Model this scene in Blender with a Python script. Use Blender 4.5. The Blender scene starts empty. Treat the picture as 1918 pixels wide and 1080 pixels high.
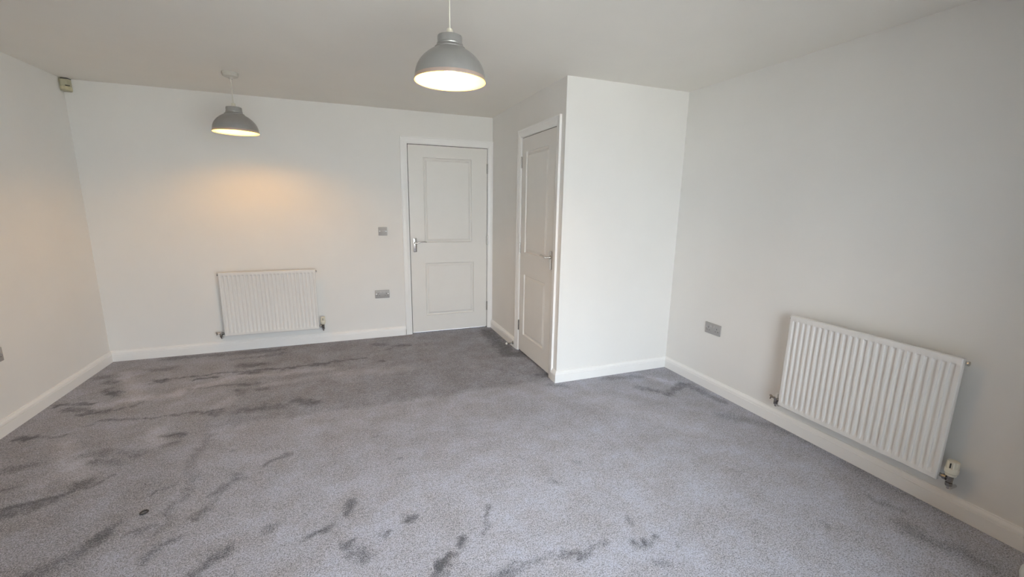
import bpy, bmesh, math, random
import numpy as np
from mathutils import Vector, Matrix

SC = bpy.context.scene
COL = SC.collection
random.seed(4)
# ------------------------------------------------------------------ dimensions (metres)
D, XL, XC, YC, XR, H = 4.558, -2.004, 1.512, 2.887, 2.609, 2.312   # back wall, left wall, cupboard side / front, right wall, ceiling
YF = -0.42                                                          # window wall behind the camera
SK = 0.018                                                          # skirting thickness
WX0, WX1, WZ1 = -0.50, 1.75, 2.06                                   # glazed garden doors

# ------------------------------------------------------------------ camera
cam_data = bpy.data.cameras.new('camera')
cam = bpy.data.objects.new('camera', cam_data)
COL.objects.link(cam)
SC.camera = cam
cam_data.sensor_width = 36.0
cam_data.lens = 36.0 * 794.92 / 1918.0
cam_data.clip_start = 0.02
PITCH, ROLL, YAW = 0.1952, 0.0161, 0.3689
fwd = Vector((math.sin(YAW) * math.cos(PITCH), math.cos(YAW) * math.cos(PITCH), -math.sin(PITCH)))
rt0 = Vector((math.cos(YAW), -math.sin(YAW), 0.0))
up0 = rt0.cross(fwd)
rt = rt0 * math.cos(ROLL) + up0 * math.sin(ROLL)
up = rt.cross(fwd)
m = Matrix((rt, up, -fwd)).transposed().to_4x4()
m.translation = Vector((0.0, 0.0, 1.4095))
cam.matrix_world = m

# ------------------------------------------------------------------ world: overcast sky, brighter towards the zenith
SKY_STRENGTH = 27.0
world = bpy.data.worlds.new('overcast_sky')
SC.world = world
world.use_nodes = True
wn = world.node_tree.nodes
wl = world.node_tree.links
bg = wn['Background']
tc = wn.new('ShaderNodeTexCoord')
sep = wn.new('ShaderNodeSeparateXYZ')
ramp = wn.new('ShaderNodeValToRGB')
ramp.color_ramp.elements[0].position = 0.0
ramp.color_ramp.elements[0].color = (0.32, 0.345, 0.385, 1)
ramp.color_ramp.elements[1].position = 1.0
ramp.color_ramp.elements[1].color = (0.885, 0.935, 1.02, 1)
wl.new(tc.outputs['Generated'], sep.inputs[0])
wl.new(sep.outputs['Z'], ramp.inputs[0])
wl.new(ramp.outputs[0], bg.inputs['Color'])
bg.inputs['Strength'].default_value = SKY_STRENGTH

# daylight sampling portal filling the glazed doors
pl = bpy.data.lights.new('daylight_portal', 'AREA')
pl.shape = 'RECTANGLE'
pl.size = WX1 - WX0
pl.size_y = WZ1
pl.cycles.is_portal = True
po = bpy.data.objects.new('daylight_portal', pl)
COL.objects.link(po)
po.location = ((WX0 + WX1) / 2, YF - 0.11, WZ1 / 2)
po.rotation_euler = (math.radians(90), 0, 0)       # -Z of the lamp points to +Y, into the room

# sunlight added behind the house: patio bounce lifts the ceiling, never enters the room
bounce_sun = bpy.data.lights.new('bounce_sun', 'SUN')
bounce_sun.energy = 18.0
bounce_sun.angle = math.radians(2.0)
bounce_sun.color = (1.0, 0.96, 0.90)
so = bpy.data.objects.new('bounce_sun', bounce_sun)
COL.objects.link(so)
so.rotation_euler = (math.radians(-38), 0, math.radians(12))

SC.view_settings.view_transform = 'Standard'
SC.view_settings.look = 'None'
SC.view_settings.exposure = 0.0
SC.view_settings.gamma = 1.0
SC.view_settings.use_curve_mapping = False
SC.cycles.max_bounces = 12
SC.cycles.diffuse_bounces = 8
SC.cycles.sample_clamp_indirect = 6.0
SC.cycles.caustics_reflective = False
SC.cycles.caustics_refractive = False

BULB_STRENGTH = 345.0
BULB_COLOUR = (1.0, 0.47, 0.04, 1)

# ------------------------------------------------------------------ materials
def mat(name, col, rough=0.5, metal=0.0, noise=0.0, nscale=40.0, bump=0.0, bscale=200.0, spec=0.5, sheen=0.0):
    mt = bpy.data.materials.new(name)
    mt.use_nodes = True
    n, l = mt.node_tree.nodes, mt.node_tree.links
    b = n['Principled BSDF']
    b.inputs['Base Color'].default_value = (*col, 1)
    b.inputs['Roughness'].default_value = rough
    b.inputs['Metallic'].default_value = metal
    b.inputs['Specular IOR Level'].default_value = spec
    t = n.new('ShaderNodeTexCoord')
    if noise > 0:
        nz = n.new('ShaderNodeTexNoise')
        nz.inputs['Scale'].default_value = nscale
        nz.inputs['Detail'].default_value = 3
        mr = n.new('ShaderNodeMapRange')
        mr.inputs['From Min'].default_value = 0.3
        mr.inputs['From Max'].default_value = 0.7
        mr.inputs['To Min'].default_value = 1 - noise
        mr.inputs['To Max'].default_value = 1 + noise
        mx = n.new('ShaderNodeVectorMath')
        mx.operation = 'SCALE'
        mx.inputs[0].default_value = col
        l.new(t.outputs['Object'], nz.inputs['Vector'])
        l.new(nz.outputs['Fac'], mr.inputs['Value'])
        l.new(mr.outputs[0], mx.inputs['Scale'])
        l.new(mx.outputs[0], b.inputs['Base Color'])
    if bump > 0:
        nb = n.new('ShaderNodeTexNoise')
        nb.inputs['Scale'].default_value = bscale
        nb.inputs['Detail'].default_value = 2
        bp = n.new('ShaderNodeBump')
        bp.inputs['Strength'].default_value = bump
        bp.inputs['Distance'].default_value = 0.001
        l.new(t.outputs['Object'], nb.inputs['Vector'])
        l.new(nb.outputs['Fac'], bp.inputs['Height'])
        l.new(bp.outputs[0], b.inputs['Normal'])
    return mt

M = {}
M['wall'] = mat('white_matt_emulsion', (0.81, 0.80, 0.777), 0.85, noise=0.012, nscale=3.0, bump=0.10, bscale=160, spec=0.25)
M['ceiling'] = mat('white_ceiling_paint', (0.80, 0.775, 0.725), 0.9, noise=0.01, nscale=3.0, bump=0.10, bscale=160, spec=0.2)
M['gloss'] = mat('white_gloss_woodwork', (0.87, 0.865, 0.85), 0.36, noise=0.01, nscale=6.0, bump=0.03, bscale=90)
M['door'] = mat('white_satin_door_paint', (0.775, 0.757, 0.722), 0.42, noise=0.01, nscale=6.0, bump=0.06, bscale=260)
M['radiator'] = mat('white_radiator_enamel', (0.77, 0.76, 0.74), 0.32, noise=0.006, nscale=8.0)
M['chrome'] = mat('chrome', (0.72, 0.70, 0.68), 0.16, 1.0, noise=0.03, nscale=60)
M['satin'] = mat('satin_chrome', (0.62, 0.60, 0.575), 0.24, 1.0, noise=0.03, nscale=60)
M['dark_chrome'] = mat('tarnished_chrome', (0.34, 0.33, 0.32), 0.25, 1.0, noise=0.10, nscale=120)
M['plate'] = mat('brushed_grey_plate', (0.40, 0.39, 0.385), 0.5, 0.1, noise=0.03, nscale=150)
M['plate_light'] = mat('pale_grey_plastic', (0.48, 0.47, 0.465), 0.45, noise=0.02, nscale=120)
M['hole'] = mat('black_slot', (0.02, 0.02, 0.02), 0.7, noise=0.05, nscale=90)
M['cream'] = mat('cream_plastic', (0.72, 0.69, 0.58), 0.42, noise=0.02, nscale=90)
M['alarm'] = mat('yellowed_plastic', (0.42, 0.40, 0.28), 0.45, noise=0.03, nscale=90)
M['alarm_lens'] = mat('milky_yellowed_lens', (0.54, 0.50, 0.33), 0.35, noise=0.03, nscale=90)
M['white_plastic'] = mat('white_plastic', (0.80, 0.79, 0.75), 0.4, noise=0.01, nscale=60)
M['shade_out'] = mat('silver_grey_lacquer', (0.37, 0.37, 0.362), 0.32, 0.6, noise=0.03, nscale=25)
M['shade_in'] = mat('white_shade_lining', (0.86, 0.85, 0.82), 0.55, noise=0.01, nscale=25)
M['copper'] = mat('copper_edge', (0.55, 0.42, 0.36), 0.4, 0.4, noise=0.03, nscale=25)
M['paving'] = mat('pale_bounce_paving', (0.46, 0.44, 0.41), 0.9, noise=0.1, nscale=1.5)
M['upvc'] = mat('white_door_frame_plastic', (0.85, 0.85, 0.85), 0.35, noise=0.01, nscale=10)
M['gap_tone'] = mat('dark_brown_gap_shade', (0.035, 0.027, 0.02), 0.8, noise=0.1, nscale=90)
M['rose'] = mat('aged_white_rose_plastic', (0.52, 0.50, 0.45), 0.45, noise=0.01, nscale=60)
M['flex'] = mat('ivory_flex', (0.66, 0.64, 0.56), 0.5, noise=0.01, nscale=60)
M['rubber'] = mat('dark_rubber', (0.05, 0.045, 0.045), 0.5, noise=0.1, nscale=90)
M['tub'] = mat('pale_white_plastic', (0.62, 0.63, 0.60), 0.4, noise=0.02, nscale=20)

def bulb_mat():
    mt = bpy.data.materials.new('warm_glowing_bulb')
    mt.use_nodes = True
    n, l = mt.node_tree.nodes, mt.node_tree.links
    n.remove(n['Principled BSDF'])
    e = n.new('ShaderNodeEmission')
    e.inputs['Color'].default_value = BULB_COLOUR
    e.inputs['Strength'].default_value = BULB_STRENGTH
    l.new(e.outputs[0], n['Material Output'].inputs['Surface'])
    return mt
M['bulb'] = bulb_mat()

def glass_mat():
    mt = bpy.data.materials.new('clear_window_glass')
    mt.use_nodes = True
    n, l = mt.node_tree.nodes, mt.node_tree.links
    n.remove(n['Principled BSDF'])
    tr = n.new('ShaderNodeBsdfTransparent')
    tr.inputs['Color'].default_value = (0.95, 0.97, 0.96, 1)
    gl = n.new('ShaderNodeBsdfGlossy')
    gl.inputs['Roughness'].default_value = 0.02
    mx = n.new('ShaderNodeMixShader')
    fr = n.new('ShaderNodeFresnel')
    l.new(fr.outputs[0], mx.inputs[0])
    l.new(tr.outputs[0], mx.inputs[1])
    l.new(gl.outputs[0], mx.inputs[2])
    l.new(mx.outputs[0], n['Material Output'].inputs['Surface'])
    return mt
M['glass'] = glass_mat()

def carpet_mat():
    mt = bpy.data.materials.new('grey_twist_pile_carpet')
    mt.use_nodes = True
    n, l = mt.node_tree.nodes, mt.node_tree.links
    b = n['Principled BSDF']
    b.inputs['Roughness'].default_value = 0.95
    b.inputs['Specular IOR Level'].default_value = 0.1
    b.inputs['Sheen Weight'].default_value = 0.25
    b.inputs['Sheen Roughness'].default_value = 0.5
    t = n.new('ShaderNodeTexCoord')
    at = n.new('ShaderNodeAttribute')
    at.attribute_name = 'pile'
    def noise(scale, detail, rough=0.6):
        z = n.new('ShaderNodeTexNoise')
        z.inputs['Scale'].default_value = scale
        z.inputs['Detail'].default_value = detail
        z.inputs['Roughness'].default_value = rough
        l.new(t.outputs['Object'], z.inputs['Vector'])
        return z.outputs['Fac']
    def math_(op, a, b2):
        q = n.new('ShaderNodeMath')
        q.operation = op
        for i, v in enumerate((a, b2)):
            if isinstance(v, (int, float)):
                q.inputs[i].default_value = v
            else:
                l.new(v, q.inputs[i])
        return q.outputs[0]
    def mrange(v, a0, a1, b0, b1):
        q = n.new('ShaderNodeMapRange')
        for k, val in zip(('From Min', 'From Max', 'To Min', 'To Max'), (a0, a1, b0, b1)):
            q.inputs[k].default_value = val
        l.new(v, q.inputs['Value'])
        return q.outputs[0]
    fine = mrange(noise(190, 2, 0.8), 0.36, 0.64, -0.42, 0.42)       # yarn tufts
    mid = mrange(noise(70, 3, 0.75), 0.3, 0.7, -0.20, 0.20)
    cloud = mrange(noise(4.5, 6, 0.72), 0.3, 0.7, -0.15, 0.15)        # uneven lie of the pile
    brk = mrange(noise(30, 5, 0.8), 0.33, 0.67, 0.35, 1.5)             # ragged edges of the marks
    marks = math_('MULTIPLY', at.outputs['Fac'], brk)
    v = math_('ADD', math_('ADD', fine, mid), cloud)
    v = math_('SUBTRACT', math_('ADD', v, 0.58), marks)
    cr = n.new('ShaderNodeValToRGB')
    el = cr.color_ramp.elements
    el[0].position, el[0].color = 0.0, (0.095, 0.101, 0.120, 1)
    el[1].position, el[1].color = 1.0, (0.635, 0.645, 0.725, 1)
    e2 = el.new(0.5)
    e2.color = (0.315, 0.321, 0.365, 1)
    l.new(v, cr.inputs[0])
    # faint warm and cool mottling: mixed lamp and daylight painted into the colour
    tint = n.new('ShaderNodeValToRGB')
    tint.color_ramp.elements[0].position, tint.color_ramp.elements[0].color = 0.35, (1.02, 0.99, 0.955, 1)
    tint.color_ramp.elements[1].position, tint.color_ramp.elements[1].color = 0.65, (0.98, 1.0, 1.04, 1)
    l.new(noise(4.5, 5, 0.7), tint.inputs[0])
    mul = n.new('ShaderNodeVectorMath')
    mul.operation = 'MULTIPLY'
    l.new(cr.outputs[0], mul.inputs[0])
    l.new(tint.outputs[0], mul.inputs[1])
    l.new(mul.outputs[0], b.inputs['Base Color'])
    bp = n.new('ShaderNodeBump')
    bp.inputs['Strength'].default_value = 0.7
    bp.inputs['Distance'].default_value = 0.004
    l.new(math_('ADD', fine, mid), bp.inputs['Height'])
    l.new(bp.outputs[0], b.inputs['Normal'])
    return mt
M['carpet'] = carpet_mat()

# ------------------------------------------------------------------ helpers
def link_mesh(name, bm, m_, parent=None, smooth=None):
    me = bpy.data.meshes.new(name)
    bmesh.ops.recalc_face_normals(bm, faces=bm.faces)
    bm.to_mesh(me)
    bm.free()
    for x in (m_ if isinstance(m_, (list, tuple)) else [m_]):
        me.materials.append(M[x])
    if smooth is not None:
        me.polygons.foreach_set('use_smooth', [True] * len(me.polygons))
        me.set_sharp_from_angle(angle=math.radians(smooth))
    o = bpy.data.objects.new(name, me)
    COL.objects.link(o)
    if parent is not None:
        o.parent = parent
    return o

def empty(name, loc=(0, 0, 0), rz=0.0):
    o = bpy.data.objects.new(name, None)
    o.empty_display_size = 0.05
    COL.objects.link(o)
    o.location = loc
    o.rotation_euler = (0, 0, rz)
    return o

def tag(o, label, cat, group=None):
    o['label'] = label
    o['category'] = cat
    if group:
        o['group'] = group
    return o

def struct(o, label=None, cat=None):
    o['kind'] = 'structure'
    if label:
        o['label'] = label
        o['category'] = cat
    return o

def box(bm, x0, x1, y0, y1, z0, z1, bev=0.0, seg=2):
    vs = [bm.verts.new(p) for p in ((x0, y0, z0), (x1, y0, z0), (x1, y1, z0), (x0, y1, z0), (x0, y0, z1), (x1, y0, z1), (x1, y1, z1), (x0, y1, z1))]
    fs = [bm.faces.new([vs[i] for i in q]) for q in ((0, 3, 2, 1), (4, 5, 6, 7), (0, 1, 5, 4), (1, 2, 6, 5), (2, 3, 7, 6), (3, 0, 4, 7))]
    if bev > 0:
        es = set(e for f_ in fs for e in f_.edges)
        bmesh.ops.bevel(bm, geom=list(es), offset=bev, segments=seg, affect='EDGES', profile=0.5)
    return bm

def boxobj(name, m_, parent, *a, bev=0.0, smooth=None):
    return link_mesh(name, box(bmesh.new(), *a, bev=bev), m_, parent, smooth if smooth is not None else (40 if bev else None))

def lathe(bm, prof, n=48, origin=(0, 0, 0), axis='Z', caps=True):
    rings = []
    for r, z in prof:
        ring = []
        for k in range(n):
            a = 2 * math.pi * k / n
            c, s = r * math.cos(a), r * math.sin(a)
            p = {'Z': (c, s, z), 'Y': (c, z, s), 'X': (z, c, s)}[axis]
            ring.append(bm.verts.new((p[0] + origin[0], p[1] + origin[1], p[2] + origin[2])))
        rings.append(ring)
    for a, b in zip(rings, rings[1:]):
        for k in range(n):
            bm.faces.new((a[k], a[(k + 1) % n], b[(k + 1) % n], b[k]))
    if caps:
        bm.faces.new(rings[0][::-1])
        bm.faces.new(rings[-1])
    return bm

def tube(bm, pts, radii, n=12, flat=(1.0, 1.0), up=Vector((0, 0, 1))):
    """tapering bar along a polyline; flat scales the section sideways / upwards"""
    pts = [Vector(p) for p in pts]
    if isinstance(radii, (int, float)):
        radii = [radii] * len(pts)
    rings = []
    for i, p in enumerate(pts):
        d = (pts[min(i + 1, len(pts) - 1)] - pts[max(i - 1, 0)]).normalized()
        u = up if abs(d.dot(up)) < 0.95 else Vector((0, 1, 0))
        s = d.cross(u).normalized()
        t = s.cross(d).normalized()
        rings.append([bm.verts.new(p + s * (radii[i] * flat[0] * math.cos(2 * math.pi * k / n)) + t * (radii[i] * flat[1] * math.sin(2 * math.pi * k / n))) for k in range(n)])
    for a, b in zip(rings, rings[1:]):
        for k in range(n):
            bm.faces.new((a[k], a[(k + 1) % n], b[(k + 1) % n], b[k]))
    bm.faces.new(rings[0][::-1])
    bm.faces.new(rings[-1])
    return bm

def sweep_profile(bm, prof, pts, outs):
    """prof: (thickness, z) points; pts: plan points on the wall face; outs: plan offset vector per unit thickness"""
    rows = []
    for (px, py), (ox, oy) in zip(pts, outs):
        rows.append([bm.verts.new((px + ox * t, py + oy * t, z)) for t, z in prof])
    n = len(prof)
    for a, b in zip(rows, rows[1:]):
        for k in range(n):
            bm.faces.new((a[k], a[(k + 1) % n], b[(k + 1) % n], b[k]))
    bm.faces.new(rows[0])
    bm.faces.new(rows[-1][::-1])
    return bm

# brushed marks in the carpet pile, some shade painted in: plan polyline, half width, depth of tone (negative = lighter)
MARKS = [
    ([(-1.31, 2.49), (-1.49, 2.44), (-1.55, 2.42)], 0.017, 0.7),
    ([(-1.38, 2.42), (-1.53, 2.37)], 0.029, 0.5),
    ([(-1.2, 2.56), (-1.27, 2.5)], 0.011, 0.5),
    ([(-1.34, 2.57), (-1.32, 2.53)], 0.03, 0.45),
    ([(-1.42, 2.84), (-1.16, 2.76)], 0.034, 0.3),
    ([(-1.37, 2.74), (-1.21, 2.69)], 0.02, 0.35),
    ([(-1.07, 2.94), (-1.0, 2.93)], 0.029, 0.65),
    ([(-1.05, 2.81), (-1.04, 2.82)], 0.018, 0.5),
    ([(-0.47, 2.42), (-0.39, 2.48)], 0.017, 0.5),
    ([(-0.69, 2.62), (-0.68, 2.63)], 0.013, 0.5),
    ([(-0.86, 2.88), (-0.86, 2.67), (-0.82, 2.27), (-0.83, 2.15), (-0.84, 2.01)], 0.021, 0.25),
    ([(-0.6, 2.34), (-0.67, 2.22)], 0.027, 0.4),
    ([(-0.65, 2.15), (-0.71, 2.08)], 0.025, 0.35),
    ([(-0.91, 2.36), (-0.97, 2.32)], 0.01, 0.5),
    ([(-0.74, 1.96), (-0.81, 1.93)], 0.009, 0.5),
    ([(-1.02, 2.14), (-1.07, 2.06)], 0.02, 0.35),
    ([(-0.9, 2.06), (-0.95, 2.05)], 0.018, 0.4),
    ([(-1.05, 2.07), (-1.11, 1.97), (-1.19, 1.92)], 0.034, 0.4),
    ([(-0.55, 1.82), (-0.61, 1.72)], 0.026, 0.5),
    ([(-0.79, 1.9), (-0.82, 1.87)], 0.018, 0.4),
    ([(-0.4, 1.88), (-0.38, 1.9)], 0.023, 0.35),
    ([(-0.21, 1.78), (-0.19, 1.8)], 0.017, 0.5),
    ([(-1.88, 3.18), (-1.82, 3.17)], 0.015, 0.6),
    ([(-1.89, 3.21), (-1.65, 3.14)], 0.01, 0.4),
    ([(-1.75, 2.81), (-1.65, 2.82)], 0.029, 0.35),
    ([(-1.59, 2.59), (-1.64, 2.59)], 0.011, 0.4),
    ([(-1.63, 3.23), (-1.56, 3.28), (-1.25, 3.24), (-0.9, 3.22)], 0.011, 0.5),
    ([(-1.84, 3.55), (-1.58, 3.44)], 0.023, 0.5),
    ([(-1.93, 3.65), (-1.71, 3.62)], 0.012, 0.4),
    ([(-1.53, 3.44), (-1.42, 3.5)], 0.018, 0.4),
    ([(-0.92, 4.09), (-0.79, 4.08)], 0.048, 0.6),
    ([(-0.87, 3.88), (-0.78, 3.88)], 0.03, 0.6),
    ([(-1.49, 3.92), (-1.06, 3.96), (-0.53, 3.9), (0.09, 3.96)], 0.011, 0.6),
    ([(-1.19, 3.88), (-1.07, 3.86)], 0.022, 0.8),
    ([(-1.49, 3.92), (-1.44, 3.91)], 0.028, 0.7),
    ([(-1.21, 3.66), (-0.91, 3.67), (-0.69, 3.62)], 0.01, 0.5),
    ([(-0.57, 3.9), (-0.5, 3.9)], 0.019, 0.5),
    ([(-0.35, 3.9), (-0.24, 3.89)], 0.024, 0.6),
    ([(-0.87, 3.54), (-0.81, 3.46)], 0.025, 0.4),
    ([(-0.7, 3.5), (-0.64, 3.49)], 0.02, 0.3),
    ([(-0.41, 3.22), (-0.29, 3.11)], 0.035, 0.5),
    ([(-0.75, 3.16), (-0.5, 3.14)], 0.04, 0.35),
    ([(-0.95, 3.21), (-0.9, 3.16)], 0.022, 0.5),
    ([(-1.59, 4.47), (-1.14, 4.46), (-0.66, 4.43)], 0.036, 0.35),
    ([(0.18, 4.33), (0.29, 4.28)], 0.039, 0.4),
    ([(0.41, 4.21), (0.51, 4.19)], 0.029, 0.5),
    ([(0.29, 4.11), (0.35, 4.13)], 0.018, 0.35),
    ([(0.23, 3.83), (0.25, 3.82)], 0.016, 0.5),
    ([(-1.69, 3.77), (-1.65, 3.79)], 0.02, 0.6),
    ([(-1.58, 4.21), (-1.47, 4.22)], 0.039, 0.4),
    ([(-1.81, 4.01), (-1.76, 4.0)], 0.035, 0.5),
    ([(-1.03, 4.28), (-0.64, 4.31)], 0.026, 0.3),
    ([(-1.76, 3.85), (-1.64, 3.73)], 0.026, 0.5),
    ([(-1.9, 4.15), (-1.82, 4.13)], 0.052, 0.4),
    ([(-1.95, 3.65), (-1.83, 3.61), (-1.73, 3.63)], 0.012, 0.5),
    ([(-1.71, 3.44), (-1.64, 3.44)], 0.017, 0.6),
    ([(-1.9, 3.19), (-1.81, 3.17)], 0.014, 0.7),
    ([(-0.06, 1.95), (-0.07, 1.89)], 0.021, 0.6),
    ([(-0.09, 1.87), (-0.08, 1.85)], 0.012, 0.4),
    ([(-0.07, 1.68), (-0.07, 1.66)], 0.018, 0.8),
    ([(-0.05, 1.71), (-0.05, 1.7)], 0.01, 0.5),
    ([(-0.04, 1.61), (-0.01, 1.58)], 0.029, 0.5),
    ([(0.37, 1.54), (0.37, 1.52)], 0.018, 0.8),
    ([(0.31, 1.47), (0.29, 1.43)], 0.021, 0.85),
    ([(0.28, 1.42), (0.26, 1.39)], 0.02, 0.7),
    ([(0.54, 1.68), (0.54, 1.67)], 0.014, 0.5),
    ([(0.53, 1.66), (0.49, 1.53)], 0.005, 0.4),
    ([(0.17, 1.74), (0.2, 1.73)], 0.009, 0.7),
    ([(0.08, 1.68), (0.09, 1.7)], 0.008, 0.5),
    ([(0.46, 1.33), (0.5, 1.32)], 0.02, 0.6),
    ([(0.52, 1.34), (0.65, 1.34), (0.83, 1.31), (0.97, 1.33)], 0.009, 0.45),
    ([(0.81, 1.32), (0.82, 1.31)], 0.009, 0.4),
    ([(0.85, 2.01), (0.85, 1.99)], 0.011, 0.35),
    ([(1.12, 1.86), (1.14, 1.85)], 0.015, 0.3),
    ([(0.93, 1.76), (0.94, 1.76)], 0.013, 0.35),
    ([(1.12, 1.4), (1.12, 1.38)], 0.013, 0.5),
    ([(1.09, 1.28), (1.09, 1.26)], 0.012, 0.5),
    ([(-0.18, 1.79), (-0.15, 1.8)], 0.017, 0.55),
    ([(0.21, 2.24), (0.23, 2.23)], 0.012, 0.4),
    ([(0.07, 2.5), (0.09, 2.51)], 0.013, 0.3),
    ([(1.17, 1.27), (1.17, 1.26)], 0.017, 0.7),
    ([(1.1, 1.27), (1.12, 1.26)], 0.014, 0.6),
    ([(1.09, 1.15), (1.11, 1.13)], 0.015, 0.6),
    ([(1.23, 1.2), (1.23, 1.19)], 0.012, 0.4),
    ([(1.96, 1.08), (1.95, 1.06)], 0.01, 0.35),
    ([(2.37, 2.0), (2.6, 1.72), (2.58, 1.45), (2.57, 1.13), (2.6, 0.9)], 0.049, 0.3),  # pile track with shade under the radiator painted in
    ([(2.36, 1.11), (2.4, 1.0)], 0.017, 0.35),
    ([(2.1, 2.57), (2.21, 2.45)], 0.035, 0.4),
    ([(2.48, 2.52), (2.23, 2.4)], 0.028, 0.55),
    ([(2.5, 2.48), (2.53, 2.15)], 0.036, 0.45),
    ([(1.41, 4.42), (1.4, 4.04), (1.37, 3.62), (1.48, 3.6)], 0.067, 0.6),
    ([(1.44, 3.06), (1.51, 3.04)], 0.034, 0.6),
    ([(1.44, 2.84), (1.56, 2.8)], 0.031, 0.35),
    ([(1.91, 2.8), (2.21, 2.78)], 0.027, 0.3),
    ([(1.15, 3.31), (1.24, 3.16)], 0.028, 0.15),
    ([(2.29, 0.91), (2.35, 0.68)], 0.045, 0.35),
    ([(-1.66, 3.55), (-1.47, 3.61), (-1.24, 3.58)], 0.044, -0.25),
    ([(-1.62, 3.04), (-1.36, 2.63)], 0.046, -0.25),
    ([(-1.26, 3.63), (-0.88, 3.82), (-0.2, 3.77)], 0.044, -0.3),
    ([(-1.78, 4.19), (-1.47, 3.61)], 0.05, -0.25),
    ([(-1.13, 2.86), (-1.17, 3.07)], 0.04, -0.25),
    ([(-0.92, 3.29), (-0.84, 3.44)], 0.038, -0.2),
    ([(-0.11, 3.62), (0.4, 3.57)], 0.068, -0.25),
    ([(-0.66, 3.58), (-0.28, 3.61)], 0.043, -0.2),
    ([(2.3, 2.72), (2.4, 2.58)], 0.037, -0.3),
    ([(1.63, 2.59), (2.04, 1.94)], 0.088, -0.12),
    ([(-1.51, 2.63), (-1.44, 2.75)], 0.041, -0.2),
]
TUBX, TUBY = 2.300, 0.460

# ------------------------------------------------------------------ floor: carpet with brushed pile marks and some painted light
def make_floor():
    step = 0.014
    nx = int((XR - XL + 0.1) / step)
    ny = int((D - YF + 0.1) / step)
    xs = np.linspace(XL - 0.05, XR + 0.05, nx)
    ys = np.linspace(YF - 0.05, D + 0.05, ny)
    gx, gy = np.meshgrid(xs, ys)
    rng = np.random.default_rng(7)
    def smooth_noise(cell):
        cw, ch = int(nx * step / cell) + 3, int(ny * step / cell) + 3
        g = rng.random((ch, cw)) - 0.5
        u = (gx - xs[0]) / cell
        v = (gy - ys[0]) / cell
        i, j = u.astype(int), v.astype(int)
        fu, fv = u - i, v - j
        fu, fv = fu * fu * (3 - 2 * fu), fv * fv * (3 - 2 * fv)
        return (g[j, i] * (1 - fu) + g[j, i + 1] * fu) * (1 - fv) + (g[j + 1, i] * (1 - fu) + g[j + 1, i + 1] * fu) * fv
    wx = gx + 0.035 * smooth_noise(0.11) + 0.045 * smooth_noise(0.03)
    wy = gy + 0.035 * smooth_noise(0.11) + 0.045 * smooth_noise(0.03)
    pile = np.zeros_like(gx)
    for pts, w, s in MARKS:
        d2 = np.full_like(gx, 1e9)
        for (ax, ay), (bx, by) in zip(pts, pts[1:]):
            vx, vy = bx - ax, by - ay
            L = vx * vx + vy * vy + 1e-9
            t = np.clip(((wx - ax) * vx + (wy - ay) * vy) / L, 0, 1)
            d2 = np.minimum(d2, (wx - ax - t * vx) ** 2 + (wy - ay - t * vy) ** 2)
        w = max(w, 0.012)
        e = np.clip(1.0 - 0.5 * np.sqrt(d2) / w, 0, 1)
        pile += s * 0.80 * e * e * (3 - 2 * e)
    # far half darker beyond a ragged line, except towards the left
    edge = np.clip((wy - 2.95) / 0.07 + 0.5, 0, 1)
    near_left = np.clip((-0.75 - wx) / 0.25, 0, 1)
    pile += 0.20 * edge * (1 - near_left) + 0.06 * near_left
    pile -= 0.16 * np.clip((2.4 - wy) / 1.0, 0, 1)  # daylight painted in: carpet lighter towards the glazed doors
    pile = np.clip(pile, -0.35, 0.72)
    verts = np.stack([gx.ravel(), gy.ravel(), np.zeros(nx * ny)], 1)
    idx = np.arange(nx * ny).reshape(ny, nx)
    faces = np.stack([idx[:-1, :-1].ravel(), idx[:-1, 1:].ravel(), idx[1:, 1:].ravel(), idx[1:, :-1].ravel()], 1)
    me = bpy.data.meshes.new('floor')
    me.vertices.add(len(verts))
    me.vertices.foreach_set('co', verts.ravel())
    me.loops.add(faces.size)
    me.loops.foreach_set('vertex_index', faces.ravel())
    me.polygons.add(len(faces))
    me.polygons.foreach_set('loop_start', np.arange(0, faces.size, 4))
    me.update()
    at = me.attributes.new('pile', 'FLOAT', 'POINT')  # lie of the pile plus painted daylight and shade
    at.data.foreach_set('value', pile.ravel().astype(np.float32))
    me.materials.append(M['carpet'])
    o = bpy.data.objects.new('floor', me)
    COL.objects.link(o)
    return struct(o, 'grey twist pile carpet marked with darker brushed tracks', 'carpet')
make_floor()

# ------------------------------------------------------------------ walls and ceiling
WT = 0.12
d1L, d1R, d2a, d2b, DH = 0.608, 1.449, 3.706, 3.026, 1.990      # door leaves: door 1 in x, door 2 in y, top of leaf
GAP = 0.006
REC = 0.07                                                        # how deep the door recesses go

def wall_box(name, *a):
    return struct(boxobj(name, 'wall', None, *a))

struct(boxobj('ceiling', 'ceiling', None, XL - WT, XR + WT, YF - WT, D + WT + REC, H, H + 0.1))
wall_box('wall_left', XL - WT, XL, YF - WT, D + WT + REC, -0.05, H)
wall_box('wall_right', XR, XR + WT, YF - WT, D + WT + REC, -0.05, H)

JT = 0.024                                                        # door lining
b = bmesh.new()                                                   # back wall with a recess for door 1
o0, o1, oz = d1L - GAP - JT, d1R + GAP + JT, DH + GAP + JT
box(b, XL, o0, D, D + REC, -0.05, H)
box(b, o1, XR, D, D + REC, -0.05, H)
box(b, o0, o1, D, D + REC, oz, H)
box(b, XL, XR, D + REC, D + REC + WT, -0.05, H)
struct(link_mesh('wall_back', b, 'wall'))

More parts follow.
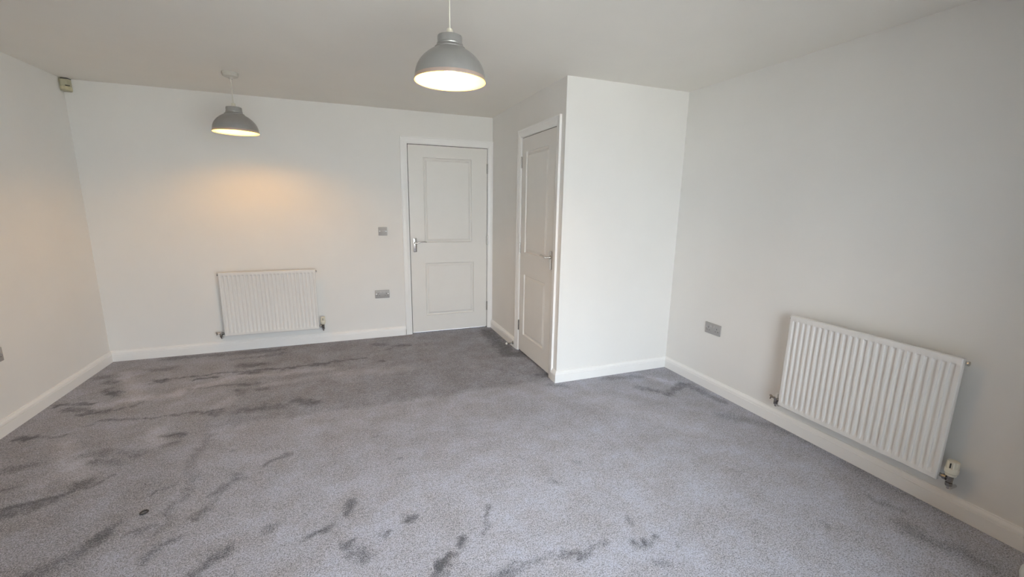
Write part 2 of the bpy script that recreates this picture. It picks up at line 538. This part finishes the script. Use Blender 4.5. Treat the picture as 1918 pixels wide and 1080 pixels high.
b = bmesh.new()                                                   # cupboard side wall with a recess for door 2
c0, c1 = d2b - GAP - JT, d2a + GAP + JT
box(b, XC, XC + REC, YC + 0.09, c0, -0.05, H)
box(b, XC, XC + REC, c1, D, -0.05, H)
box(b, XC, XC + REC, c0, c1, oz, H)
box(b, XC + REC, XC + REC + 0.05, YC + 0.09, D, -0.05, H)
struct(link_mesh('wall_cupboard_side', b, 'wall'))
b = bmesh.new()
box(b, XC, XR, YC, YC + 0.09, -0.05, H)
struct(link_mesh('wall_cupboard_front', b, 'wall'))

b = bmesh.new()                                                   # window wall behind the camera
box(b, XL, WX0, YF - WT, YF, -0.05, H)
box(b, WX1, XR, YF - WT, YF, -0.05, H)
box(b, WX0, WX1, YF - WT, YF, WZ1, H)
struct(link_mesh('wall_front', b, 'wall'))

# ------------------------------------------------------------------ glazed garden doors (the daylight) and patio outside
win = struct(empty('window_1', (0, YF - 0.06, 0)))
b = bmesh.new()
box(b, WX0, WX0 + 0.06, -0.035, 0.035, 0, WZ1)
box(b, WX1 - 0.06, WX1, -0.035, 0.035, 0, WZ1)
box(b, WX0 + 0.06, WX1 - 0.06, -0.035, 0.035, WZ1 - 0.06, WZ1)
box(b, WX0 + 0.06, WX1 - 0.06, -0.035, 0.035, 0, 0.05)
link_mesh('window_frame', b, 'upvc', win)
n_leaf = 2
w_leaf = (WX1 - WX0 - 0.12) / n_leaf
for k in range(n_leaf):
    a0 = WX0 + 0.06 + k * w_leaf
    b = bmesh.new()
    box(b, a0 + 0.002, a0 + 0.06, -0.03, 0.03, 0.052, WZ1 - 0.062)
    box(b, a0 + w_leaf - 0.06, a0 + w_leaf - 0.002, -0.03, 0.03, 0.052, WZ1 - 0.062)
    box(b, a0 + 0.06, a0 + w_leaf - 0.06, -0.03, 0.03, WZ1 - 0.13, WZ1 - 0.062)
    box(b, a0 + 0.06, a0 + w_leaf - 0.06, -0.03, 0.03, 0.052, 0.13)
    lf = link_mesh('sash', b, 'upvc', win)
    b = bmesh.new()
    box(b, a0 + 0.06, a0 + w_leaf - 0.06, -0.004, 0.004, 0.13, WZ1 - 0.13)
    link_mesh('pane', b, 'glass', lf)
struct(boxobj('ground_outside', 'paving', None, -25, 25, -40, YF - WT - 0.001, -0.25, -0.12))  # unseen ground, made pale to bounce light up to the ceiling

# ------------------------------------------------------------------ skirting boards
SKP = [(0.0, 0.0), (SK, 0.0), (SK, 0.064), (SK - 0.0045, 0.0645), (SK - 0.0045, 0.0675), (SK - 0.002, 0.0685), (SK - 0.003, 0.078), (SK - 0.008, 0.087), (SK - 0.011, 0.0905), (SK - 0.011, 0.0945), (SK - 0.013, 0.096), (0.0, 0.096)]
def skirt(name, pts, outs):
    return struct(link_mesh(name, sweep_profile(bmesh.new(), SKP, pts, outs), 'gloss'))
CW, CT = 0.066, 0.018                                             # door casing width and thickness
k1L = d1L - GAP - CW
k2n, k2f = d2b - GAP - CW, d2a + GAP + CW
skirt('baseboard_left', [(XL, YF), (XL, D)], [(1, 0), (1, -1)])
skirt('baseboard_back', [(XL, D), (k1L, D)], [(1, -1), (0, -1)])
skirt('baseboard_cupboard_side', [(XC, D - CT), (XC, k2f)], [(-1, 0), (-1, 0)])
skirt('baseboard_cupboard_front', [(XC, k2n), (XC, YC), (XR, YC)], [(-1, 0), (-1, -1), (-1, -1)])
skirt('baseboard_right', [(XR, YC), (XR, YF)], [(-1, -1), (-1, 0)])

# ------------------------------------------------------------------ doors (local frame: leaf face at y=0, x to the right seen from the room, hinges at x=w)
def make_casing(parent, xa, xb, zt):
    """architrave round an opening xa..xb, top zt, in local x/z, proud towards -y"""
    prof = [(CW, 0.0), (CW, CT), (CW - 0.006, CT), (CW - 0.011, CT - 0.003), (0.030, CT - 0.004), (0.014, CT - 0.007), (0.005, CT - 0.010), (0.0, CT - 0.012), (0.0, 0.0)]
    path = [((xa, 0.0), (-1, 0)), ((xa, zt), (-1, 1)), ((xb, zt), (1, 1)), ((xb, 0.0), (1, 0))]
    for i in range(3):
        bm = bmesh.new()
        rows = []
        for (px, pz), (ox, oz_) in (path[i], path[i + 1]):
            rows.append([bm.verts.new((px + ox * u, -t, pz + oz_ * u)) for u, t in prof])
        n = len(prof)
        for k in range(n):
            bm.faces.new((rows[0][k], rows[0][(k + 1) % n], rows[1][(k + 1) % n], rows[1][k]))
        bm.faces.new(rows[0])
        bm.faces.new(rows[1][::-1])
        link_mesh('architrave', bm, 'gloss', parent)

def panel_mesh(x0, x1, z0, z1):
    """moulded panel: quirk, sunk ogee and slightly raised field"""
    rings = [(0.0, 0.0), (0.003, -0.002), (0.006, 0.006), (0.010, 0.011), (0.016, 0.012), (0.022, 0.009), (0.032, 0.005), (0.036, 0.0015), (0.040, 0.001)]
    bm = bmesh.new()
    rows = []
    for ins, dep in rings:
        rows.append([bm.verts.new(p) for p in ((x0 + ins, dep, z0 + ins), (x1 - ins, dep, z0 + ins), (x1 - ins, dep, z1 - ins), (x0 + ins, dep, z1 - ins))])
    for a, b2 in zip(rows, rows[1:]):
        for k in range(4):
            bm.faces.new((a[k], a[(k + 1) % 4], b2[(k + 1) % 4], b2[k]))
    bm.faces.new(rows[-1])
    for f_ in bm.faces:
        f_.normal_update()
    return bm

def make_door(name, loc, rz, w, panels, hinge_right, label):
    root = struct(empty(name, loc, rz), label, 'door')
    h0, th = 0.016, 0.038
    # leaf with two openings for the moulded panels
    bm = bmesh.new()
    xs = sorted(set([0.0, w] + [p[0] for p in panels] + [p[1] for p in panels]))
    zs = sorted(set([h0, DH] + [p[2] for p in panels] + [p[3] for p in panels]))
    grid = {(x, z): bm.verts.new((x, 0.0, z)) for x in xs for z in zs}
    for i in range(len(xs) - 1):
        for j in range(len(zs) - 1):
            cx, cz = (xs[i] + xs[i + 1]) / 2, (zs[j] + zs[j + 1]) / 2
            if any(p[0] < cx < p[1] and p[2] < cz < p[3] for p in panels):
                continue
            bm.faces.new((grid[xs[i], zs[j]], grid[xs[i + 1], zs[j]], grid[xs[i + 1], zs[j + 1]], grid[xs[i], zs[j + 1]]))
    rim = [(0.0, h0), (w, h0), (w, DH), (0.0, DH)]
    bk = [bm.verts.new((x, th, z)) for x, z in rim]
    cn = [grid[p] for p in rim]
    for k in range(4):
        f4 = (cn[k], cn[(k + 1) % 4], bk[(k + 1) % 4], bk[k])
        bm.faces.new(f4)
    bm.faces.new(bk)
    me = bpy.data.meshes.new('leaf')
    bm.normal_update()
    bm.to_mesh(me)
    bm.free()
    me.materials.append(M['door'])
    leaf = bpy.data.objects.new('leaf', me)
    COL.objects.link(leaf)
    leaf.parent = root
    for p in panels:
        link_mesh('panel', panel_mesh(*p), 'door', leaf)
    # lining with the stop the leaf closes against
    bm = bmesh.new()
    zt = DH + GAP
    box(bm, -GAP - JT, -GAP, 0.0, REC, 0, zt)
    box(bm, w + GAP, w + GAP + JT, 0.0, REC, 0, zt)
    box(bm, -GAP - JT, w + GAP + JT, 0.0, REC, zt, zt + JT)
    box(bm, -GAP, 0.012, th + 0.003, REC, 0, zt)
    box(bm, w - 0.012, w + GAP, th + 0.003, REC, 0, zt)
    box(bm, 0.012, w - 0.012, th + 0.003, REC, zt - 0.012, zt)
    link_mesh('door_lining', bm, 'gloss', root)
    bm = bmesh.new()                                              # dark brown strip added in the rebate as the shade of the gap
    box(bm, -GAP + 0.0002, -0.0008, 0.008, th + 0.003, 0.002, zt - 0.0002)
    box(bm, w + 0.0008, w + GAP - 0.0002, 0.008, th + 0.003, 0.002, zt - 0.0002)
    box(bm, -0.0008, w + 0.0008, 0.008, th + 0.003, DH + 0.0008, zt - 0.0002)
    link_mesh('gap_shade', bm, 'gap_tone', root)
    make_casing(root, -GAP - 0.004, w + GAP + 0.004, zt + 0.004)
    # hinges: knuckle and leaf edge
    hx = w + GAP / 2 if hinge_right else -GAP / 2
    for z in (1.785, 1.010, 0.260):
        hb = empty('hinge')
        hb.parent = root
        bm = bmesh.new()
        for q in range(5):
            lathe(bm, [(0.0055, z - 0.05 + q * 0.02 + 0.0006), (0.0055, z - 0.05 + (q + 1) * 0.02 - 0.0006)], 12, (hx, -0.005, 0))
        link_mesh('knuckle', bm, 'satin', hb, 40)
        bm = bmesh.new()
        box(bm, hx - 0.0075, hx + 0.0075, -0.002, 0.004, z - 0.05, z + 0.05)
        link_mesh('hinge_plate', bm, 'dark_chrome', hb)
    return root

def add_handle(root, px, s, lz):
    hd = empty('door_handle')
    hd.parent = root
    z0, z1 = lz - 0.100, lz + 0.050
    bm = bmesh.new()
    # rounded, slightly domed backplate
    rings = [(0.0, 0.0), (0.0, -0.004), (0.002, -0.0065), (0.005, -0.0075)]
    rows = []
    hw = 0.020
    for ins, y in rings:
        row = []
        for (sx, sz) in ((-1, 0), (1, 0), (1, 1), (-1, 1)):
            cx = px + sx * (hw - 0.008)
            cz = (z0 + 0.008) if sz == 0 else (z1 - 0.008)
            a0 = {(-1, 0): 180, (1, 0): 270, (1, 1): 0, (-1, 1): 90}[(sx, sz)]
            for q in range(5):
                a = math.radians(a0 + q * 22.5)
                row.append(bm.verts.new((cx + (0.008 - ins) * math.cos(a), y, cz + (0.008 - ins) * math.sin(a))))
        rows.append(row)
    n = len(rows[0])
    for a, b2 in zip(rows, rows[1:]):
        for k in range(n):
            bm.faces.new((a[k], a[(k + 1) % n], b2[(k + 1) % n], b2[k]))
    bm.faces.new(rows[-1])
    bm.faces.new(rows[0][::-1])
    link_mesh('backplate', bm, 'chrome', hd, 30)
    bm = bmesh.new()
    lathe(bm, [(0.0135, 0.0), (0.0135, -0.004), (0.0105, -0.007), (0.0085, -0.012), (0.0085, -0.046), (0.0075, -0.050), (0.004, -0.051)], 20, (px, -0.007, lz), 'Y')
    link_mesh('spindle', bm, 'satin', hd, 40)
    bm = bmesh.new()
    yl = -0.050
    pts = [(px - s * 0.004, yl, lz - 0.002), (px + s * 0.010, yl, lz - 0.003), (px + s * 0.030, yl - 0.002, lz + 0.002), (px + s * 0.055, yl - 0.003, lz + 0.008), (px + s * 0.080, yl - 0.002, lz + 0.011), (px + s * 0.100, yl + 0.002, lz + 0.0105), (px + s * 0.114, yl + 0.006, lz + 0.007), (px + s * 0.119, yl + 0.008, lz + 0.005)]
    tube(bm, pts, [0.006, 0.0085, 0.0078, 0.0068, 0.0065, 0.0068, 0.006, 0.003], 14, (0.9, 0.85))
    link_mesh('lever', bm, 'satin', hd, 50)
    bm = bmesh.new()
    for zz in (z0 + 0.014, z1 - 0.014):
        lathe(bm, [(0.0035, 0.0), (0.0035, -0.0012), (0.002, -0.0016)], 12, (px, -0.0072, zz), 'Y')
    link_mesh('screw', bm, 'satin', hd, 40)

w1 = d1R - d1L
dr1 = make_door('door_1', (d1L, D, 0), 0, w1, [(0.150, w1 - 0.172, 0.995, 1.872), (0.150, w1 - 0.150, 0.196, 0.780)], True,
                   'white two panel door in back wall with bright lever handle')
add_handle(dr1, 0.047, 1, 0.998)
w2 = d2a - d2b
dr2 = make_door('door_2', (XC, d2a, 0), -math.pi / 2, w2, [(0.100, w2 - 0.122, 0.975, 1.872), (0.100, w2 - 0.122, 0.188, 0.775)], False,
                   'narrow white two panel cupboard door beside the cupboard corner')
add_handle(dr2, w2 - 0.020 - 0.006, -1, 0.998)

# ------------------------------------------------------------------ pendant lamps
def make_lamp(loc, zrim, label):
    root = tag(empty('pendant_lamp', (loc[0], loc[1], 0)), label, 'lamp', 'dome pendant lamps')
    zr = zrim
    out = [(0.1500, 0.000), (0.1505, 0.003), (0.1485, 0.006), (0.1478, 0.016), (0.1470, 0.026), (0.1440, 0.040), (0.1385, 0.056), (0.1290, 0.073), (0.1150, 0.090), (0.0980, 0.105), (0.0810, 0.117), (0.0690, 0.1235), (0.0648, 0.1262), (0.0655, 0.1290), (0.0640, 0.1315), (0.0595, 0.1340), (0.0555, 0.1380), (0.0535, 0.1410), (0.0550, 0.1440), (0.0545, 0.1465), (0.0520, 0.1480), (0.0515, 0.155), (0.0515, 0.172), (0.0500, 0.1765), (0.0440, 0.1785), (0.0150, 0.1790)]
    inn = [(max(r - 0.003, 0.012), z - (0.003 if z > 0.1 else 0.0)) for r, z in out][1:]
    bm = bmesh.new()
    lathe(bm, [(r, z + zr) for r, z in out], 64, caps=False)
    sh = link_mesh('shade', bm, 'shade_out', root, 50)
    bm = bmesh.new()
    lathe(bm, [(r, z + zr) for r, z in [(0.1500, 0.0)] + inn], 64, caps=False)
    link_mesh('shade_lining', bm, 'shade_in', sh, 50)
    bm = bmesh.new()
    lathe(bm, [(0.1503, zr + 0.0005), (0.1512, zr + 0.003), (0.1498, zr + 0.0062), (0.1487, zr + 0.0145), (0.1483, zr + 0.016)], 64, caps=False)
    link_mesh('rim_band', bm, 'copper', sh, 50)
    bm = bmesh.new()
    lathe(bm, [(0.019, zr + 0.120), (0.019, zr + 0.184), (0.0145, zr + 0.185), (0.0132, zr + 0.200), (0.0115, zr + 0.205), (0.005, zr + 0.207)], 28)
    link_mesh('lamp_holder', bm, 'cream', root, 40)
    bm = bmesh.new()
    lathe(bm, [(0.0031, zr + 0.205), (0.0031, H - 0.02)], 12)
    link_mesh('flex', bm, 'flex', root, 40)
    bm = bmesh.new()
    lathe(bm, [(0.012, H - 0.042), (0.015, H - 0.033), (0.040, H - 0.030), (0.049, H - 0.026), (0.051, H - 0.008), (0.051, H)], 40)
    link_mesh('ceiling_rose', bm, 'rose', root, 40)
    bm = bmesh.new()
    lathe(bm, [(0.0125, zr + 0.122), (0.014, zr + 0.105), (0.022, zr + 0.090), (0.029, zr + 0.073), (0.030, zr + 0.060), (0.027, zr + 0.046), (0.018, zr + 0.036), (0.006, zr + 0.032)], 28)
    link_mesh('bulb', bm, 'bulb', root, 60)
    return root
make_lamp((0.443, 1.915), 1.918, 'silver dome pendant lamp hanging in the open middle of the room')
make_lamp((-0.733, 3.830), 1.899, 'silver dome pendant lamp hanging by the back wall above the radiator there')

# ------------------------------------------------------------------ radiators (local: width along x from 0, front face towards -y, wall at y=0, floor z=0)
RW, RZ0, RZ1, RF = 0.800, 0.168, 0.765, -0.092
def make_radiator(loc, rz, label, cap_left):
    root = tag(empty('radiator', loc, rz), label, 'radiator', 'white panel radiators')
    n_ch = 24
    x0 = 0.014
    pitch = (RW - 2 * x0) / n_ch
    xs, dx = [0.0, 0.004, x0], [0.004, 0.0, 0.0]
    for k in range(n_ch):
        a = x0 + k * pitch
        for u, d in ((0.22, 0.0), (0.28, 0.0010), (0.34, 0.0068), (0.39, 0.0078), (0.60, 0.0082), (0.81, 0.0078), (0.86, 0.0068), (0.92, 0.0010), (0.98, 0.0)):
            xs.append(a + (u - 0.09) * pitch)
            dx.append(d)
    xs += [RW - 0.004, RW]
    dx += [0.0, 0.004]
    zs = [0.0, 0.004, 0.024, 0.028, 0.040, 0.044, RZ1 - RZ0 - 0.038, RZ1 - RZ0 - 0.035, RZ1 - RZ0 - 0.030, RZ1 - RZ0 - 0.028, RZ1 - RZ0 - 0.004, RZ1 - RZ0]
    vz = [0, 0, 0, 0.15, 0.85, 1, 1, 0.85, 0.12, 0, 0, 0]
    edge = [0.004, 0, 0, 0, 0, 0, 0, 0, 0, 0, 0, 0.004]
    bm = bmesh.new()
    g = []
    for z, v, e in zip(zs, vz, edge):
        g.append([bm.verts.new((x, RF + max(d * (v if 3 <= i < len(xs) - 2 else 1.0), e), RZ0 + z)) for i, (x, d) in enumerate(zip(xs, dx))])
    for a, b2 in zip(g, g[1:]):
        for k in range(len(xs) - 1):
            bm.faces.new((a[k], a[k + 1], b2[k + 1], b2[k]))
    yb = RF + 0.022
    loop = g[0] + [r[-1] for r in g[1:]] + g[-1][-2::-1] + [r[0] for r in g[-2:0:-1]]
    back = [bm.verts.new((v.co.x, yb, v.co.z)) for v in loop]
    n = len(loop)
    for k in range(n):
        bm.faces.new((loop[k], loop[(k + 1) % n], back[(k + 1) % n], back[k]))
    bm.faces.new(back)
    link_mesh('front_panel', bm, 'radiator', root, 35)
    # convector fins welded to the back
    bm = bmesh.new()
    pts = []
    nf = 32
    for k in range(nf):
        a = 0.03 + k * (RW - 0.06) / nf
        s_ = (RW - 0.06) / nf
        pts += [(a, yb + 0.001), (a + s_ * 0.12, yb + 0.030), (a + s_ * 0.5, yb + 0.030), (a + s_ * 0.62, yb + 0.001)]
    rows = [[bm.verts.new((x, y, z)) for x, y in pts] for z in (RZ0 + 0.05, RZ1 - 0.035)]
    for k in range(len(pts) - 1):
        bm.faces.new((rows[0][k], rows[0][k + 1], rows[1][k + 1], rows[1][k]))
    link_mesh('convector_fins', bm, 'radiator', root)
    for bx in (0.12, RW - 0.12):
        bm = bmesh.new()
        box(bm, bx - 0.012, bx + 0.012, -0.005, -0.001, RZ0 + 0.06, RZ1 - 0.08)
        box(bm, bx - 0.012, bx + 0.012, yb + 0.030, -0.004, RZ0 + 0.09, RZ0 + 0.12)
        box(bm, bx - 0.012, bx + 0.012, yb + 0.030, -0.004, RZ1 - 0.15, RZ1 - 0.12)
        link_mesh('wall_bracket', bm, 'radiator', root)
    yv = RF + 0.028
    # blanking and bleed plugs at the top corners
    for xe, s in ((0.0, -1), (RW, 1)):
        bm = bmesh.new()
        lathe(bm, [(0.0085, xe - s * 0.006), (0.0085, xe + s * 0.006), (0.011, xe + s * 0.007), (0.011, xe + s * 0.012), (0.006, xe + s * 0.014)], 6 if s < 0 else 16, (0, yv, RZ1 - 0.022), 'X')
        link_mesh('plug', bm, 'satin', root, 30)
    zv = RZ0 + 0.022
    # lockshield valve with wing tap at the left
    lv = empty('lockshield_valve')
    lv.parent = root
    bm = bmesh.new()
    lathe(bm, [(0.009, 0.004), (0.009, -0.012), (0.0125, -0.012), (0.0125, -0.024), (0.008, -0.025), (0.008, -0.036)], 18, (0, yv, zv), 'X')
    lathe(bm, [(0.0105, zv + 0.012), (0.0115, zv + 0.004), (0.0115, zv - 0.016), (0.0095, zv - 0.018)], 18, (-0.034, yv, 0))
    lathe(bm, [(0.0125, zv - 0.018), (0.0125, zv - 0.031), (0.010, zv - 0.034)], 6, (-0.034, yv, 0))
    link_mesh('valve_body', bm, 'dark_chrome', lv, 35)
    bm = bmesh.new()
    tube(bm, [(-0.034, yv, zv + 0.002), (-0.046, yv - 0.004, zv + 0.006), (-0.060, yv - 0.008, zv + 0.009)], [0.008, 0.0065, 0.006], 10)
    tube(bm, [(-0.056, yv - 0.007, zv + 0.010), (-0.064, yv - 0.010, zv + 0.003), (-0.066, yv - 0.011, zv - 0.008)], [0.006, 0.006, 0.0045], 8)
    tube(bm, [(-0.056, yv - 0.007, zv + 0.008), (-0.066, yv - 0.009, zv + 0.014), (-0.072, yv - 0.010, zv + 0.014)], [0.006, 0.0065, 0.0045], 8)
    link_mesh('wing_tap', bm, 'dark_chrome', lv, 40)
    if cap_left:
        bm = bmesh.new()
        lathe(bm, [(0.0085, zv + 0.010), (0.0085, zv + 0.036), (0.007, zv + 0.040)], 18, (-0.030, yv, 0))
        link_mesh('valve_cap', bm, 'white_plastic', lv, 35)
    bm = bmesh.new()
    tube(bm, [(-0.034, yv, zv - 0.030), (-0.034, yv + 0.004, zv - 0.044), (-0.034, yv + 0.018, zv - 0.050), (-0.034, -0.001, zv - 0.050)], 0.0076, 14)
    link_mesh('pipe', bm, 'chrome', lv, 50)
    # thermostatic valve at the right
    tv = empty('thermostatic_valve')
    tv.parent = root
    xv = RW + 0.036
    bm = bmesh.new()
    lathe(bm, [(0.009, RW - 0.004), (0.009, RW + 0.012), (0.0135, RW + 0.012), (0.0135, RW + 0.024), (0.0085, RW + 0.025), (0.0085, xv)], 18, (0, yv, zv), 'X')
    lathe(bm, [(0.0145, zv + 0.024), (0.0125, zv + 0.012), (0.0115, zv - 0.014), (0.0095, zv - 0.018)], 18, (xv, yv, 0))
    lathe(bm, [(0.0140, zv - 0.018), (0.0140, zv - 0.032), (0.010, zv - 0.036)], 6, (xv, yv, 0))
    link_mesh('valve_body', bm, 'dark_chrome', tv, 35)
    bm = bmesh.new()
    lathe(bm, [(0.0190, zv + 0.018), (0.0200, zv + 0.021), (0.0200, zv + 0.029), (0.0175, zv + 0.030)], 28, (xv, yv, 0))
    link_mesh('collar', bm, 'cream', tv, 35)
    # fluted head
    bm = bmesh.new()
    nn = 48
    rows = []
    for r, z, fl in ((0.0200, 0.031, 0), (0.0245, 0.034, 0), (0.0250, 0.052, 0), (0.0240, 0.056, 0), (0.0225, 0.058, 1), (0.0220, 0.086, 1), (0.0205, 0.090, 0.3), (0.0150, 0.0925, 0)):
        rows.append([bm.verts.new((xv + (r - 0.0032 * fl * (1 if (k % 6) in (0, 1, 2) else 0)) * math.cos(2 * math.pi * k / nn), yv + (r - 0.0032 * fl * (1 if (k % 6) in (0, 1, 2) else 0)) * math.sin(2 * math.pi * k / nn), zv + z)) for k in range(nn)])
    for a, b2 in zip(rows, rows[1:]):
        for k in range(nn):
            bm.faces.new((a[k], a[(k + 1) % nn], b2[(k + 1) % nn], b2[k]))
    bm.faces.new(rows[0][::-1])
    bm.faces.new(rows[-1])
    hd = link_mesh('valve_head', bm, 'cream', tv, 35)
    bm = bmesh.new()
    box(bm, xv - 0.0018, xv + 0.0018, yv - 0.0242, yv - 0.0180, zv + 0.060, zv + 0.083)
    link_mesh('slot', bm, 'hole', tv)
    bm = bmesh.new()
    tube(bm, [(xv, yv, zv - 0.032), (xv, yv + 0.004, zv - 0.046), (xv, yv + 0.018, zv - 0.052), (xv, -0.001, zv - 0.052)], 0.0076, 14)
    link_mesh('pipe', bm, 'chrome', tv, 50)
    return root
make_radiator((-1.117, D, 0), 0, 'white panel radiator on back wall below the pendant lamp', False)
make_radiator((XR, 1.747, 0.004), -math.pi / 2, 'white panel radiator on right wall next to the grey double socket', True)

# ------------------------------------------------------------------ sockets and switch (local: plate centre at origin, facing -y)
def make_socket(loc, rz, label):
    root = tag(empty('double_socket', loc, rz), label, 'socket', 'grey double wall sockets')
    boxobj('plate', 'plate', root, -0.073, 0.073, -0.009, 0.0, -0.043, 0.043, bev=0.0035)
    for s in (-1, 1):
        cx = s * 0.040
        bm = bmesh.new()
        box(bm, cx - 0.002, cx + 0.002, -0.0094, -0.006, 0.002, 0.012)
        for q in (-1, 1):
            box(bm, cx + q * 0.011 - 0.0035, cx + q * 0.011 + 0.0035, -0.0094, -0.006, -0.016, -0.0125)
        link_mesh('pin_slots', bm, 'hole', root)
        bm = bmesh.new()
        x_ = s * 0.016
        box(bm, x_ - 0.006, x_ + 0.006, -0.0125, -0.008, 0.010, 0.028, bev=0.0015)
        link_mesh('rocker', bm, 'plate_light', root, 40)
        bm = bmesh.new()
        lathe(bm, [(0.004, -0.008), (0.004, -0.0098), (0.002, -0.0102)], 14, (s * 0.060, 0, 0), 'Y')
        link_mesh('screw', bm, 'chrome', root, 40)
    return root
make_socket((0.302, D, 0.467), 0, 'grey double socket low on back wall between radiator and door')
make_socket((XR, 2.398, 0.487), -math.pi / 2, 'grey double socket on right wall beside the radiator there')
make_socket((XL, 3.316, 0.475), math.pi / 2, 'grey double socket low on the left wall')

sw = tag(empty('wall_switch', (0.333, D, 1.120)), 'grey square switch plate above the socket beside the door', 'switch')
boxobj('plate', 'plate', sw, -0.043, 0.043, -0.009, 0.0, -0.043, 0.043, bev=0.0035)
boxobj('rocker', 'plate', sw, -0.019, 0.019, -0.0115, -0.008, -0.011, 0.013, bev=0.0015)
for s in (-1, 1):
    bm = bmesh.new()
    lathe(bm, [(0.0042, -0.008), (0.0042, -0.0098), (0.002, -0.0102)], 14, (s * 0.030, 0, 0.002), 'Y')
    link_mesh('screw', bm, 'dark_chrome', sw, 40)

# ------------------------------------------------------------------ alarm sensor in the left corner
al = tag(empty('alarm_sensor', (XL, D, 2.215)), 'small yellowed alarm sensor in the corner under the ceiling', 'alarm sensor')
def corner_body(bm, z0, z1, a, r, b_in=0.0):
    """prism set across the corner: wall points, then a bowed front"""
    def ring(z, k):
        a_ = a * k
        p = [(0.004, -0.004), (0.004, -a_), (0.016, -a_ - 0.004)]
        for t in (0.25, 0.5, 0.75):
            x = 0.016 + (a_ + 0.004 - 0.016) * t
            y = -a_ - 0.004 + (a_ - 0.012) * t
            bow = r * (1 - (2 * t - 1) ** 2)
            p.append((x + bow * 0.7071, y - bow * 0.7071))
        p += [(a_ + 0.004, -0.016), (a_, -0.004)]
        return [bm.verts.new((x, y, z)) for x, y in p]
    R_ = [ring(z0, 0.90), ring(z0 + 0.006, 1.0), ring(z1 - 0.006, 1.0), ring(z1, 0.92)]
    n = len(R_[0])
    for p, q in zip(R_, R_[1:]):
        for k in range(n):
            bm.faces.new((p[k], p[(k + 1) % n], q[(k + 1) % n], q[k]))
    bm.faces.new(R_[0][::-1])
    bm.faces.new(R_[-1])
    return bm
link_mesh('sensor_body', corner_body(bmesh.new(), 0.0, 0.088, 0.056, 0.012), 'alarm', al)
ln = link_mesh('lens_window', corner_body(bmesh.new(), 0.006, 0.036, 0.057, 0.0165), 'alarm_lens', al)
bm = bmesh.new()
tube(bm, [(0.016, -0.060, 0.0892), (0.050, -0.050, 0.0915), (0.060, -0.016, 0.0892)], 0.0022, 8)
link_mesh('top_seam', bm, 'hole', al, 40)
bm = bmesh.new()
box(bm, -0.013, 0.013, -0.004, 0.002, 0.038, 0.042)
vent = link_mesh('indicator_slot', bm, 'hole', al)
vent.location = (0.0475, -0.0475, 0)
vent.rotation_euler = (0, 0, math.radians(45))

# ------------------------------------------------------------------ door stop on the skirting
ds = tag(empty('door_stop', (XC - SK, 3.815, 0.041), -math.pi / 2), 'small chrome door stop screwed to skirting beside cupboard door', 'door stop')
bm = bmesh.new()
lathe(bm, [(0.015, 0.0), (0.015, -0.004), (0.009, -0.010), (0.0065, -0.018), (0.0065, -0.056), (0.009, -0.060), (0.009, -0.062)], 22, (0, 0, 0), 'Y')
link_mesh('stem', bm, 'dark_chrome', ds, 40)
bm = bmesh.new()
lathe(bm, [(0.0095, -0.062), (0.0115, -0.064), (0.0115, -0.073), (0.008, -0.077)], 22, (0, 0, 0), 'Y')
link_mesh('buffer', bm, 'white_plastic', ds, 40)

# ------------------------------------------------------------------ small dark ring on the carpet, pale tub by the right wall
bm = bmesh.new()
n, k2 = 28, 10
rows = [[bm.verts.new(((0.0125 + 0.0032 * math.cos(2 * math.pi * j / k2)) * math.cos(2 * math.pi * i / n) * 1.15, (0.0125 + 0.0032 * math.cos(2 * math.pi * j / k2)) * math.sin(2 * math.pi * i / n), 0.0032 + 0.0032 * math.sin(2 * math.pi * j / k2))) for j in range(k2)] for i in range(n)]
for i in range(n):
    for j in range(k2):
        bm.faces.new((rows[i][j], rows[(i + 1) % n][j], rows[(i + 1) % n][(j + 1) % k2], rows[i][(j + 1) % k2]))
ring = link_mesh('small_ring', bm, 'rubber', None, 60)
ring.location = (-0.941, 2.187, 0.0)
ring.rotation_euler = (0, 0, 0.6)
tag(ring, 'small dark ring lying on the grey carpet', 'ring')

tb = tag(empty('tub', (TUBX, TUBY, 0)), 'pale rounded tub standing on carpet by the right wall', 'tub')
bm = bmesh.new()
lathe(bm, [(0.050, 0.0), (0.072, 0.016), (0.092, 0.036), (0.108, 0.060), (0.117, 0.084), (0.1195, 0.100)], 48)
link_mesh('tub_body', bm, 'tub', tb, 40)
bm = bmesh.new()
lathe(bm, [(0.1195, 0.1005), (0.1205, 0.102), (0.1190, 0.116), (0.111, 0.138), (0.098, 0.158), (0.080, 0.175), (0.055, 0.189), (0.025, 0.198)], 48)
link_mesh('lid', bm, 'tub', tb, 40)
